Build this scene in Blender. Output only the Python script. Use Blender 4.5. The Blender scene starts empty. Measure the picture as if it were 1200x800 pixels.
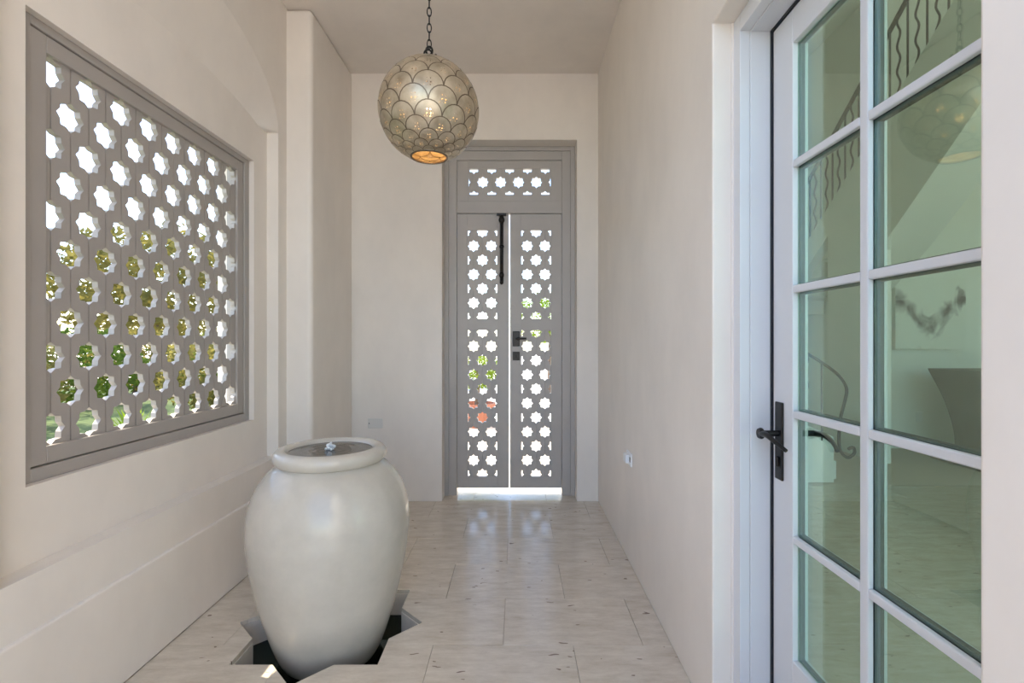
import bpy, bmesh, math, random
from mathutils import Vector, Matrix
from mathutils.geometry import delaunay_2d_cdt
random.seed(7)
PI = math.pi
S = bpy.context.scene
C = S.collection
# ------------------------------------------------------------------ camera
cd = bpy.data.cameras.new('camera'); cam = bpy.data.objects.new('camera', cd); C.objects.link(cam)
cd.sensor_width = 36; cd.lens = 17.34; cd.shift_x = -0.005; cd.clip_start = 0.02; cd.clip_end = 400
cam.location = (0, 0, 1.3); cam.rotation_euler = (PI/2, 0, 0)
S.camera = cam
# ------------------------------------------------------------------ sky, sun, exposure
w = bpy.data.worlds.new('sky'); S.world = w; w.use_nodes = True
wn = w.node_tree.nodes; wl = w.node_tree.links
bg = wn['Background']
sky = wn.new('ShaderNodeTexSky'); sky.sky_type = 'NISHITA'; sky.sun_disc = False
sky.sun_elevation = math.radians(56); sky.sun_rotation = math.radians(-83); sky.air_density = 1.0; sky.dust_density = 0.8; sky.ozone_density = 1.2
wl.new(sky.outputs[0], bg.inputs[0]); bg.inputs[1].default_value = 0.30
sd = bpy.data.lights.new('sun', 'SUN'); sd.energy = 5.0; sd.angle = math.radians(0.6); sd.color = (1.0, 0.89, 0.74)
sun = bpy.data.objects.new('sun', sd); C.objects.link(sun); sun.location = (-12, 2, 18)
el, az = math.radians(56), math.radians(173)
dirv = Vector((math.cos(az)*math.cos(el), math.sin(az)*math.cos(el), math.sin(el)))
sun.rotation_euler = dirv.to_track_quat('Z', 'Y').to_euler()
S.view_settings.view_transform = 'Standard'; S.view_settings.look = 'None'
S.view_settings.gamma = 1.0; S.view_settings.use_curve_mapping = False
S.view_settings.exposure = 1.28

# ------------------------------------------------------------------ materials
def mat(name, col, rough=0.6, metal=0.0, spec=0.5, noise=0.0, nscale=4.0, bump=0.0, bscale=40.0, col2=None, stretch=(1, 1, 1), coat=0.0):
    m = bpy.data.materials.new(name); m.use_nodes = True
    n = m.node_tree.nodes; l = m.node_tree.links; b = n['Principled BSDF']
    b.inputs['Base Color'].default_value = (*col, 1); b.inputs['Roughness'].default_value = rough
    b.inputs['Metallic'].default_value = metal; b.inputs['Specular IOR Level'].default_value = spec
    b.inputs['Coat Weight'].default_value = coat; b.inputs['Coat Roughness'].default_value = 0.08
    tc = n.new('ShaderNodeNewGeometry'); mp = n.new('ShaderNodeMapping'); mp.inputs['Scale'].default_value = stretch
    l.new(tc.outputs['Position'], mp.inputs['Vector'])
    if noise > 0:
        t = n.new('ShaderNodeTexNoise'); t.inputs['Scale'].default_value = nscale; t.inputs['Detail'].default_value = 6; t.inputs['Roughness'].default_value = 0.62
        l.new(mp.outputs[0], t.inputs['Vector'])
        r = n.new('ShaderNodeValToRGB'); r.color_ramp.elements[0].position = 0.32; r.color_ramp.elements[1].position = 0.7
        c2 = col2 or tuple(c*(1-noise) for c in col)
        r.color_ramp.elements[0].color = (*c2, 1); r.color_ramp.elements[1].color = (*col, 1)
        l.new(t.outputs['Fac'], r.inputs[0]); l.new(r.outputs[0], b.inputs['Base Color'])
    if bump > 0:
        t2 = n.new('ShaderNodeTexNoise'); t2.inputs['Scale'].default_value = bscale; t2.inputs['Detail'].default_value = 4
        l.new(mp.outputs[0], t2.inputs['Vector'])
        bp = n.new('ShaderNodeBump'); bp.inputs['Strength'].default_value = bump; bp.inputs['Distance'].default_value = 0.01
        l.new(t2.outputs['Fac'], bp.inputs['Height']); l.new(bp.outputs[0], b.inputs['Normal'])
    return m

M = {}
M['plaster'] = mat('plaster', (0.88, 0.80, 0.715), 0.55, noise=0.10, nscale=2.2, bump=0.35, bscale=5, stretch=(1, 1, .6))
M['plaster_out'] = mat('plaster_out', (0.86, 0.84, 0.80), 0.8, noise=0.05, nscale=2, bump=0.15, bscale=12)
M['plaster_int'] = mat('plaster_int', (0.86, 0.84, 0.78), 0.7, noise=0.04, nscale=2)
M['grey'] = mat('grey_paint', (0.40, 0.36, 0.325), 0.42, noise=0.05, nscale=6)
M['grey_lit'] = mat('grey_paint_lit', (0.47, 0.43, 0.395), 0.40, noise=0.05, nscale=6)  # grey paint lightened so the colour carries the glow around the doors
M['white'] = mat('white_paint', (0.70, 0.70, 0.71), 0.35, noise=0.02, nscale=3)
M['black'] = mat('black_bronze', (0.025, 0.022, 0.02), 0.32, metal=0.6)
M['iron'] = mat('wrought_iron', (0.05, 0.04, 0.035), 0.5, metal=0.5)
M['gasket'] = mat('gasket', (0.012, 0.014, 0.02), 0.5)
M['spacer'] = mat('spacer', (0.05, 0.055, 0.06), 0.45)
M['vase'] = mat('vase_glaze', (0.61, 0.56, 0.475), 0.21, noise=0.17, nscale=4.5, bump=0.05, bscale=14, coat=0.25)
M['basin'] = mat('basin_stone', (0.84, 0.74, 0.62), 0.5, noise=0.2, nscale=9)
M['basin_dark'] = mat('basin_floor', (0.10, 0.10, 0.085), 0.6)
M['grout'] = mat('grout', (0.58, 0.50, 0.41), 0.8)
M['plate'] = mat('cover_plate', (0.72, 0.68, 0.62), 0.35)
M['plate_w'] = mat('white_plastic', (0.85, 0.85, 0.84), 0.3)
M['console'] = mat('console_stone', (0.27, 0.235, 0.20), 0.8, noise=0.2, nscale=14)
M['terracotta'] = mat('terracotta', (0.32, 0.12, 0.07), 0.7, noise=0.15)
M['paving'] = mat('paving', (0.66, 0.61, 0.53), 0.8, noise=0.12, nscale=1.5)
M['lawn'] = mat('lawn', (0.085, 0.13, 0.03), 0.9, noise=0.4, nscale=5)
M['bark'] = mat('bark', (0.16, 0.11, 0.08), 0.9, noise=0.3, nscale=9)
M['cushion'] = mat('cushion', (0.75, 0.76, 0.78), 0.8)
M['wicker'] = mat('wicker', (0.05, 0.045, 0.045), 0.7)
M['brass_dark'] = mat('brass_patina', (0.17, 0.13, 0.09), 0.45, metal=0.7)
M['canvas_edge'] = mat('canvas_edge', (0.7, 0.68, 0.62), 0.8)

def floor_mat():
    m = bpy.data.materials.new('travertine'); m.use_nodes = True
    n = m.node_tree.nodes; l = m.node_tree.links; b = n['Principled BSDF']; b.inputs['Specular IOR Level'].default_value = 0.8
    g = n.new('ShaderNodeNewGeometry'); oi = n.new('ShaderNodeObjectInfo')
    add = n.new('ShaderNodeVectorMath'); add.operation = 'ADD'
    sc = n.new('ShaderNodeVectorMath'); sc.operation = 'SCALE'; sc.inputs['Scale'].default_value = 7.0
    cmb = n.new('ShaderNodeCombineXYZ'); l.new(oi.outputs['Random'], cmb.inputs[0]); l.new(oi.outputs['Random'], cmb.inputs[1])
    l.new(cmb.outputs[0], sc.inputs[0]); l.new(g.outputs['Position'], add.inputs[0]); l.new(sc.outputs[0], add.inputs[1])
    mp = n.new('ShaderNodeMapping'); mp.inputs['Scale'].default_value = (1.6, 5.5, 1); l.new(add.outputs[0], mp.inputs[0])
    t = n.new('ShaderNodeTexNoise'); t.inputs['Scale'].default_value = 3.2; t.inputs['Detail'].default_value = 10; t.inputs['Roughness'].default_value = 0.76
    l.new(mp.outputs[0], t.inputs['Vector'])
    r = n.new('ShaderNodeValToRGB'); e = r.color_ramp.elements
    e[0].position = 0.28; e[0].color = (0.53, 0.435, 0.325, 1); e[1].position = 0.62; e[1].color = (0.73, 0.64, 0.52, 1)
    l.new(t.outputs['Fac'], r.inputs[0])
    # dark fossil pits, elongated
    mp2 = n.new('ShaderNodeMapping'); mp2.inputs['Scale'].default_value = (1.0, 2.6, 1); mp2.inputs['Rotation'].default_value = (0, 0, 0.25); l.new(add.outputs[0], mp2.inputs[0])
    wrp = n.new('ShaderNodeTexNoise'); wrp.inputs['Scale'].default_value = 6
    l.new(mp2.outputs[0], wrp.inputs['Vector'])
    mixv = n.new('ShaderNodeMixRGB'); mixv.inputs[0].default_value = 0.16; l.new(mp2.outputs[0], mixv.inputs[1]); l.new(wrp.outputs['Color'], mixv.inputs[2])
    v = n.new('ShaderNodeTexVoronoi'); v.inputs['Scale'].default_value = 11; l.new(mixv.outputs[0], v.inputs['Vector'])
    lt = n.new('ShaderNodeMath'); lt.operation = 'LESS_THAN'; lt.inputs[1].default_value = 0.115; l.new(v.outputs['Distance'], lt.inputs[0])
    n3 = n.new('ShaderNodeTexNoise'); n3.inputs['Scale'].default_value = 3.1; n3.inputs['Detail'].default_value = 2; l.new(add.outputs[0], n3.inputs['Vector'])
    gt = n.new('ShaderNodeMath'); gt.operation = 'GREATER_THAN'; gt.inputs[1].default_value = 0.50; l.new(n3.outputs['Fac'], gt.inputs[0])
    mu = n.new('ShaderNodeMath'); mu.operation = 'MULTIPLY'; l.new(lt.outputs[0], mu.inputs[0]); l.new(gt.outputs[0], mu.inputs[1])
    mx = n.new('ShaderNodeMixRGB'); l.new(mu.outputs[0], mx.inputs[0]); l.new(r.outputs[0], mx.inputs[1]); mx.inputs[2].default_value = (0.27, 0.20, 0.15, 1)
    l.new(mx.outputs[0], b.inputs['Base Color'])
    rr = n.new('ShaderNodeMapRange'); rr.inputs['To Min'].default_value = 0.12; rr.inputs['To Max'].default_value = 0.27; l.new(t.outputs['Fac'], rr.inputs[0])
    l.new(rr.outputs[0], b.inputs['Roughness'])
    bp = n.new('ShaderNodeBump'); bp.inputs['Strength'].default_value = 0.06; bp.inputs['Distance'].default_value = 0.004
    l.new(t.outputs['Fac'], bp.inputs['Height']); l.new(bp.outputs[0], b.inputs['Normal'])
    return m
M['tile'] = floor_mat()

def glass_mat(name, tint, refl):
    m = bpy.data.materials.new(name); m.use_nodes = True
    n = m.node_tree.nodes; l = m.node_tree.links; n.remove(n['Principled BSDF'])
    tr = n.new('ShaderNodeBsdfTransparent'); tr.inputs[0].default_value = (*tint, 1)
    gl = n.new('ShaderNodeBsdfGlossy'); gl.inputs['Roughness'].default_value = 0.004; gl.inputs[0].default_value = (0.86, 0.95, 0.90, 1)
    ge = n.new('ShaderNodeNewGeometry'); dt = n.new('ShaderNodeVectorMath'); dt.operation = 'DOT_PRODUCT'
    l.new(ge.outputs['Incoming'], dt.inputs[0]); l.new(ge.outputs['Normal'], dt.inputs[1])
    ab = n.new('ShaderNodeMath'); ab.operation = 'ABSOLUTE'; l.new(dt.outputs['Value'], ab.inputs[0])
    om = n.new('ShaderNodeMath'); om.operation = 'SUBTRACT'; om.inputs[0].default_value = 1.0; l.new(ab.outputs[0], om.inputs[1])
    pw_ = n.new('ShaderNodeMath'); pw_.operation = 'POWER'; pw_.inputs[1].default_value = 5.0; l.new(om.outputs[0], pw_.inputs[0])
    ma = n.new('ShaderNodeMath'); ma.operation = 'MULTIPLY_ADD'; ma.inputs[1].default_value = 1-refl; ma.inputs[2].default_value = refl; ma.use_clamp = True
    l.new(pw_.outputs[0], ma.inputs[0])
    mx = n.new('ShaderNodeMixShader'); l.new(ma.outputs[0], mx.inputs[0]); l.new(tr.outputs[0], mx.inputs[1]); l.new(gl.outputs[0], mx.inputs[2])
    l.new(mx.outputs[0], n['Material Output'].inputs[0])
    return m
M['glass'] = glass_mat('tinted_glass', (0.80, 0.935, 0.83), 0.17)
M['water'] = glass_mat('water', (0.40, 0.44, 0.40), 0.03)

def emit(name, col, s):
    m = bpy.data.materials.new(name); m.use_nodes = True
    b = m.node_tree.nodes['Principled BSDF']
    b.inputs['Emission Color'].default_value = (*col, 1); b.inputs['Emission Strength'].default_value = s; b.inputs['Base Color'].default_value = (*col, 1)
    return m
M['bulb'] = emit('warm_bulb', (1.0, 0.62, 0.27), 50)
M['sconce_glow'] = emit('sconce_glass', (1.0, 0.78, 0.45), 6)

def leaf_mat(name, col, tcol):
    m = bpy.data.materials.new(name); m.use_nodes = True
    n = m.node_tree.nodes; l = m.node_tree.links; n.remove(n['Principled BSDF'])
    d = n.new('ShaderNodeBsdfDiffuse'); t = n.new('ShaderNodeBsdfTranslucent'); mx = n.new('ShaderNodeMixShader'); mx.inputs[0].default_value = 0.45
    g = n.new('ShaderNodeNewGeometry'); no = n.new('ShaderNodeTexNoise'); no.inputs['Scale'].default_value = 6; l.new(g.outputs['Position'], no.inputs['Vector'])
    for sh, c in ((d, col), (t, tcol)):
        r = n.new('ShaderNodeMixRGB'); r.inputs[1].default_value = (*[x*0.5 for x in c], 1); r.inputs[2].default_value = (*[min(1, x*1.35) for x in c], 1)
        l.new(no.outputs['Fac'], r.inputs[0]); l.new(r.outputs[0], sh.inputs[0])
    l.new(d.outputs[0], mx.inputs[1]); l.new(t.outputs[0], mx.inputs[2]); l.new(mx.outputs[0], n['Material Output'].inputs[0])
    return m
M['leaf'] = leaf_mat('leaf', (0.085, 0.135, 0.03), (0.17, 0.23, 0.03))
M['leaf_dark'] = leaf_mat('leaf_dark', (0.04, 0.07, 0.02), (0.07, 0.11, 0.02))
M['leaf_olive'] = leaf_mat('leaf_olive', (0.17, 0.16, 0.055), (0.27, 0.23, 0.06))
M['leaf_lime'] = leaf_mat('leaf_lime', (0.15, 0.23, 0.03), (0.26, 0.35, 0.03))

def scale_mat():
    m = bpy.data.materials.new('pierced_brass'); m.use_nodes = True
    n = m.node_tree.nodes; l = m.node_tree.links; b = n['Principled BSDF']
    b.inputs['Metallic'].default_value = 0.6; b.inputs['Roughness'].default_value = 0.36
    g = n.new('ShaderNodeNewGeometry'); t = n.new('ShaderNodeTexNoise'); t.inputs['Scale'].default_value = 18; t.inputs['Detail'].default_value = 5; l.new(g.outputs['Position'], t.inputs['Vector'])
    r = n.new('ShaderNodeValToRGB'); e = r.color_ramp.elements; e[0].position = 0.3; e[0].color = (0.36, 0.295, 0.205, 1); e[1].position = 0.7; e[1].color = (0.60, 0.515, 0.385, 1)
    l.new(t.outputs['Fac'], r.inputs[0]); l.new(r.outputs[0], b.inputs['Base Color'])
    uv = n.new('ShaderNodeUVMap'); v = n.new('ShaderNodeTexVoronoi'); v.inputs['Scale'].default_value = 9.0; v.inputs['Randomness'].default_value = 0.25
    l.new(uv.outputs[0], v.inputs['Vector'])
    lt = n.new('ShaderNodeMath'); lt.operation = 'LESS_THAN'; lt.inputs[1].default_value = 0.22; l.new(v.outputs['Distance'], lt.inputs[0])
    ds = n.new('ShaderNodeVectorMath'); ds.operation = 'DISTANCE'; ds.inputs[1].default_value = (0.5, 0.56, 0); l.new(uv.outputs[0], ds.inputs[0])
    l2 = n.new('ShaderNodeMath'); l2.operation = 'LESS_THAN'; l2.inputs[1].default_value = 0.17; l.new(ds.outputs['Value'], l2.inputs[0])
    mu = n.new('ShaderNodeMath'); mu.operation = 'MULTIPLY'; l.new(lt.outputs[0], mu.inputs[0]); l.new(l2.outputs[0], mu.inputs[1])
    tr = n.new('ShaderNodeBsdfTransparent'); mx = n.new('ShaderNodeMixShader')
    l.new(mu.outputs[0], mx.inputs[0]); l.new(b.outputs[0], mx.inputs[1]); l.new(tr.outputs[0], mx.inputs[2]); l.new(mx.outputs[0], n['Material Output'].inputs[0])
    return m
M['scale'] = scale_mat()

def paint_mat():
    m = bpy.data.materials.new('abstract_painting'); m.use_nodes = True
    n = m.node_tree.nodes; l = m.node_tree.links; b = n['Principled BSDF']; b.inputs['Roughness'].default_value = 0.7
    uv = n.new('ShaderNodeUVMap'); mp = n.new('ShaderNodeMapping'); mp.inputs['Scale'].default_value = (3.2, 2.2, 1); l.new(uv.outputs[0], mp.inputs[0])
    t = n.new('ShaderNodeTexNoise'); t.inputs['Scale'].default_value = 1.6; t.inputs['Detail'].default_value = 7; t.inputs['Distortion'].default_value = 1.2; l.new(mp.outputs[0], t.inputs['Vector'])
    # a W-shaped sweep: |v - (0.55 + 0.2 cos)|
    sx = n.new('ShaderNodeSeparateXYZ'); l.new(uv.outputs[0], sx.inputs[0])
    mm = n.new('ShaderNodeMath'); mm.operation = 'MULTIPLY'; mm.inputs[1].default_value = 6.6; l.new(sx.outputs[0], mm.inputs[0])
    cs = n.new('ShaderNodeMath'); cs.operation = 'COSINE'; l.new(mm.outputs[0], cs.inputs[0])
    ma = n.new('ShaderNodeMath'); ma.operation = 'MULTIPLY_ADD'; ma.inputs[1].default_value = 0.20; ma.inputs[2].default_value = 0.50; l.new(cs.outputs[0], ma.inputs[0])
    sb = n.new('ShaderNodeMath'); sb.operation = 'SUBTRACT'; l.new(sx.outputs[1], sb.inputs[0]); l.new(ma.outputs[0], sb.inputs[1])
    ab = n.new('ShaderNodeMath'); ab.operation = 'ABSOLUTE'; l.new(sb.outputs[0], ab.inputs[0])
    mr = n.new('ShaderNodeMapRange'); mr.inputs['From Min'].default_value = 0.0; mr.inputs['From Max'].default_value = 0.28; mr.inputs['To Min'].default_value = 0.28; mr.inputs['To Max'].default_value = -0.2; l.new(ab.outputs[0], mr.inputs[0])
    sm = n.new('ShaderNodeMath'); sm.operation = 'ADD'; l.new(t.outputs['Fac'], sm.inputs[0]); l.new(mr.outputs[0], sm.inputs[1])
    r = n.new('ShaderNodeValToRGB'); e = r.color_ramp.elements; e[0].position = 0.46; e[0].color = (0.80, 0.79, 0.72, 1); e[1].position = 0.82; e[1].color = (0.10, 0.075, 0.08, 1)
    l.new(sm.outputs[0], r.inputs[0]); l.new(r.outputs[0], b.inputs['Base Color'])
    return m
M['painting'] = paint_mat()

# ------------------------------------------------------------------ helpers
def tag(o, label=None, cat=None, group=None, kind=None):
    if label: o['label'] = label
    if cat: o['category'] = cat
    if group: o['group'] = group
    if kind: o['kind'] = kind
    return o
def link(name, me, m=None, parent=None, smooth=False):
    o = bpy.data.objects.new(name, me); C.objects.link(o)
    if m is not None and not me.materials: me.materials.append(M[m] if isinstance(m, str) else m)
    if smooth:
        for p in me.polygons: p.use_smooth = True
    if parent is not None: o.parent = parent
    return o
def empty(name, loc=(0, 0, 0)):
    o = bpy.data.objects.new(name, None); C.objects.link(o); o.empty_display_size = 0.1; o.location = loc
    return o
def keep(parent, child):                     # parent keeping the world placement of geometry built in world space
    child.parent = parent
    child.location = Vector(child.location) - Vector(parent.location)
    return child
def sub(part, o):                             # hang a piece of a part under that part
    o.location = Vector(o.location)+Vector(part.parent.location); o.parent = part
    return o
def mesh(name, v, f):
    me = bpy.data.meshes.new(name); me.from_pydata([tuple(p) for p in v], [], f); me.update()
    bm = bmesh.new(); bm.from_mesh(me); bmesh.ops.recalc_face_normals(bm, faces=bm.faces); bm.to_mesh(me); bm.free()
    return me
def boxmesh(name, x0, x1, y0, y1, z0, z1, bev=0.0, seg=2):
    bm = bmesh.new(); bmesh.ops.create_cube(bm, size=1)
    bmesh.ops.scale(bm, vec=(x1-x0, y1-y0, z1-z0), verts=bm.verts)
    bmesh.ops.translate(bm, vec=((x0+x1)/2, (y0+y1)/2, (z0+z1)/2), verts=bm.verts)
    if bev: bmesh.ops.bevel(bm, geom=bm.edges[:], offset=bev, segments=seg, affect='EDGES', profile=0.5)
    me = bpy.data.meshes.new(name); bm.to_mesh(me); bm.free(); return me
def box(name, x0, x1, y0, y1, z0, z1, m, parent=None, bev=0.0, seg=2):
    o = link(name, boxmesh(name, x0, x1, y0, y1, z0, z1, bev, seg), m)
    if parent is not None: keep(parent, o)
    return o
def inpoly(p, poly):
    x, y = p; c = False; j = len(poly)-1
    for i in range(len(poly)):
        xi, yi = poly[i]; xj, yj = poly[j]
        if (yi > y) != (yj > y) and x < (xj-xi)*(y-yi)/(yj-yi)+xi: c = not c
        j = i
    return c
def star(cx, cy, R, k=0.755, rot=0.0):
    return [(cx+(R if i % 2 == 0 else R*k)*math.cos(rot+i*PI/8), cy+(R if i % 2 == 0 else R*k)*math.sin(rot+i*PI/8)) for i in range(16)]
def plate(name, outer, holes, fn, t):
    """outer polygon minus holes in (u, v), made solid between w = 0 and w = t by fn(u, v, w)"""
    vs, es = [], []
    for poly in [outer]+holes:
        b = len(vs); vs += [Vector(p) for p in poly]; es += [(b+i, b+(i+1) % len(poly)) for i in range(len(poly))]
    ov, oe, of, *_ = delaunay_2d_cdt(vs, es, [], 0, 1e-6)
    tris = []
    for f in of:
        c = (ov[f[0]]+ov[f[1]]+ov[f[2]])/3
        a = (ov[f[1]]-ov[f[0]]).cross(ov[f[2]]-ov[f[0]])
        if abs(a) < 1e-10: continue
        if inpoly(c, outer) and not any(inpoly(c, h) for h in holes): tris.append(tuple(f) if a > 0 else tuple(reversed(f)))
    used = sorted({i for f in tris for i in f}); mp = {k: i for i, k in enumerate(used)}; n = len(used)
    v = [fn(ov[k][0], ov[k][1], 0) for k in used]+[fn(ov[k][0], ov[k][1], t) for k in used]
    faces = [tuple(mp[i] for i in f) for f in tris]+[tuple(mp[i]+n for i in reversed(f)) for f in tris]
    ed = {}
    for f in tris:
        for i in range(3): ed[(f[i], f[(i+1) % 3])] = 1
    for (a, b) in ed:
        if (b, a) not in ed: faces.append((mp[a], mp[a]+n, mp[b]+n, mp[b]))
    return mesh(name, v, faces)
def rect(a, b, c, d): return [(a, c), (b, c), (b, d), (a, d)]
def lathe(name, prof, seg=64, centre=(0, 0, 0), cap=False):
    v, f = [], []
    for (r, z) in prof:
        for i in range(seg): a = 2*PI*i/seg; v.append((centre[0]+r*math.cos(a), centre[1]+r*math.sin(a), centre[2]+z))
    for k in range(len(prof)-1):
        for i in range(seg): j = (i+1) % seg; f.append((k*seg+i, k*seg+j, (k+1)*seg+j, (k+1)*seg+i))
    if cap: f.append(tuple(range(seg))); f.append(tuple((len(prof)-1)*seg+i for i in range(seg)))
    return mesh(name, v, f)
def smoothprof(pts, n=6):
    out = []
    for i in range(len(pts)-1):
        p0 = pts[max(0, i-1)]; p1 = pts[i]; p2 = pts[i+1]; p3 = pts[min(len(pts)-1, i+2)]
        for k in range(n):
            t = k/n
            out.append(tuple(0.5*((2*p1[j])+(-p0[j]+p2[j])*t+(2*p0[j]-5*p1[j]+4*p2[j]-p3[j])*t*t+(-p0[j]+3*p1[j]-3*p2[j]+p3[j])*t**3) for j in range(len(p1))))
    out.append(pts[-1]); return out
def tube(name, pts, r, seg=8, closed=False):
    """swept tube; r is a number or one radius per point"""
    P = [Vector(p) for p in pts]; n = len(P); v, f = [], []
    up = Vector((0, 0, 1)); prev = None
    for i, p in enumerate(P):
        if closed: d = (P[(i+1) % n]-P[i-1]).normalized()
        else: d = (P[min(n-1, i+1)]-P[max(0, i-1)]).normalized()
        if prev is None:
            a = d.orthogonal().normalized()
        else:
            a = (prev-d*prev.dot(d)); a = a.normalized() if a.length > 1e-6 else d.orthogonal().normalized()
        prev = a; b = d.cross(a); rr = r[i] if isinstance(r, (list, tuple)) else r
        for k in range(seg): t = 2*PI*k/seg; v.append(p+a*rr*math.cos(t)+b*rr*math.sin(t))
    for i in range(n if closed else n-1):
        j = (i+1) % n
        for k in range(seg): l = (k+1) % seg; f.append((i*seg+k, i*seg+l, j*seg+l, j*seg+k))
    if not closed: f.append(tuple(range(seg))); f.append(tuple((n-1)*seg+k for k in range(seg)))
    return mesh(name, v, f)

# ================================================================== THE SETTING
CEIL = 3.48
Y0, YB = -0.3, 4.018          # open front edge of the entry, back wall face
BX, BY, BR = -0.861, 2.284, 0.423   # star basin
bstar = star(BX, BY, BR, .765)
# --- floor slab and stone tiles
floor = link('floor', plate('floor', rect(-1.60, 7.0, -1.5, 7.6), [star(BX, BY, BR+.02, .765)], lambda u, v, w_: (u, v, -0.006-w_), 0.10), 'grout')
tag(floor, 'cream travertine tile floor running through entry and hall with a star cut out', 'floor', kind='structure')
CY, TW, G = 0.3835, 0.60, 0.0008
rows = []
for r in range(-6, 7):
    ya = 2.112+r*CY; yb = ya+CY
    off = (-0.06 if r % 2 == 0 else 0.24)
    rows.append((ya, yb, off))
tile_cache = {}
for ya, yb, off in rows:
    ya_, yb_ = max(ya, -0.18), min(yb, 4.46)
    if yb_-ya_ < 0.03: continue
    for k in range(-4, 9):
        xa = off+k*TW; xb = xa+TW
        xa_, xb_ = max(xa, -1.495), min(xb, 4.6)
        if xb_-xa_ < 0.02: continue
        if ya > 4.0 and xa > 1.2: pass
        o4 = rect(xa_+G, xb_-G, ya_+G, yb_-G)
        hit = not (xb_ < BX-BR or xa_ > BX+BR or yb_ < BY-BR or ya_ > BY+BR)
        if hit:
            me = plate('tile', o4, [bstar], lambda u, v, w_: (u, v, -w_), 0.02)
            if not len(me.polygons): continue
            t = link('tile', me, 'tile', floor)
        else:
            key = (round(xb_-xa_, 3), round(yb_-ya_, 3))
            if key not in tile_cache:
                tile_cache[key] = boxmesh('tile', 0, xb_-xa_-2*G, 0, yb_-ya_-2*G, -0.02, 0, 0.0012, 1)
            t = link('tile', tile_cache[key], 'tile', floor); t.location = (xa_+G, ya_+G, 0)
# --- ceiling and roof with an unseen eave added to keep sun off the window
ceil = link('ceiling', boxmesh('ceiling', -1.80, 0.90, 0.15, 4.30, CEIL, CEIL+0.12), 'plaster')
tag(ceil, 'pale plaster ceiling of the entry passage', 'ceiling', kind='structure')
roof = link('roof', boxmesh('roof', -3.35, 0.92, 0.15, 4.32, CEIL+0.12, CEIL+0.30), 'plaster_out')
tag(roof, 'flat roof slab with an unseen deep eave added to shade the garden window', 'roof', kind='structure')
# --- left wall: back layer with the window opening, niche layer, plinths
WY0, WY1, WZ0, WZ1 = 1.588, 2.966, 0.830, 2.385
def wl_fn(x): return lambda u, v, w_: (x-w_, u, v)
wl_ = link('wall_left', plate('wall_left', rect(Y0, 4.30, 0, CEIL), [rect(WY0, WY1, WZ0, WZ1)], wl_fn(-1.583), 0.217), 'plaster')
tag(wl_, 'cream plaster garden wall with an arched niche around the pierced window', 'wall', kind='structure')
NA, NB, NC, NZ = 1.434, 3.12, 2.277, 2.62; na, nb = 0.843, 0.45; AO = 0.10; NS = 32
arch = [(NC+na*math.cos(PI*i/NS), NZ+nb*math.sin(PI*i/NS)) for i in range(NS+1)]
hole = [(NA, 0.575), (NB, 0.575)]+arch
link('niche_layer', plate('niche_layer', rect(Y0, 3.24, 0.40, CEIL), [hole], wl_fn(-1.51), 0.0729), 'plaster', wl_)
v, f = [], []
for i in range(NS+1):
    a = PI*i/NS
    v.append((-1.51, NC+na*math.cos(a), NZ+nb*math.sin(a))); v.append((-1.5829, NC+(na-.11-.25*math.sin(a))*math.cos(a), NZ+(nb-.36)*math.sin(a)))
for i in range(NS): f.append((2*i, 2*i+1, 2*i+3, 2*i+2))
n0 = len(v); v += [(-1.5829, NB, NZ), (-1.5829, NA, NZ)]
f += [(0, 1, n0), (2*NS, 2*NS+1, n0+1)]
link('niche_splay', mesh('niche_splay', v, f), 'plaster', wl_, True)
box('plinth', -1.583, -1.495, Y0, 3.24, 0, 0.40, 'plaster', wl_, 0.006)
pil = box('pilaster', -1.583, -1.345, 3.23, 4.03, 0, CEIL, 'plaster', wl_, 0.03, 5)
# --- back wall with the door opening
DX0, DX1, DZ = -0.612, 0.487, 2.943
wb = link('wall_back', plate('wall_back', rect(-1.583, 0.90, 0, CEIL), [rect(DX0, DX1, -0.1, DZ)], lambda u, v, w_: (u, YB+w_, v), 0.28), 'plaster')
tag(wb, 'cream plaster end wall around the tall carved grey doors', 'wall', kind='structure')
# --- right wall with the glazed door opening
RX = 0.66; OY0, OY1, OZ = 0.705, 1.666, 2.372
wr = link('wall_right', plate('wall_right', rect(Y0, 4.02, 0, CEIL), [rect(OY0, OY1, -0.1, OZ)], lambda u, v, w_: (RX+w_, u, v), 0.24), 'plaster')
bv = wr.modifiers.new('bevel', 'BEVEL'); bv.width = 0.006; bv.segments = 2; bv.limit_method = 'ANGLE'; bv.angle_limit = 0.9
tag(wr, 'smooth cream plaster wall between the carved doors and the glazed door', 'wall', kind='structure')
# --- hall behind the glazed door
HC = 5.6
tag(box('wall_hall_back', 4.40, 7.2, 6.0, 6.2, 0, HC, 'plaster_int'), 'pale wall of the stair hall carrying the abstract painting', 'wall', kind='structure')
tag(box('wall_stairwell_back', 0.70, 4.60, 7.6, 7.8, 0, HC, 'plaster_int'), 'pale wall behind the staircase', 'wall', kind='structure')
tag(box('wall_stairwell_side', 4.40, 4.60, 6.2, 7.6, 0, HC, 'plaster_int'), 'pale side wall of the stairwell', 'wall', kind='structure')
tag(box('wall_hall_right', 7.0, 7.2, -1.5, 6.0, 0, HC, 'plaster_int'), 'pale far wall of the stair hall', 'wall', kind='structure')
tag(box('wall_hall_upper', 0.70, 0.90, -1.5, 7.6, CEIL+0.30, HC, 'plaster_int'), 'upper hall wall above the roof of the entry', 'wall', kind='structure')
tag(box('wall_hall_left', 0.70, 0.90, 4.30, 7.6, 0, CEIL+0.30, 'plaster_int'), 'hall wall beyond the end of the entry', 'wall', kind='structure')
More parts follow.
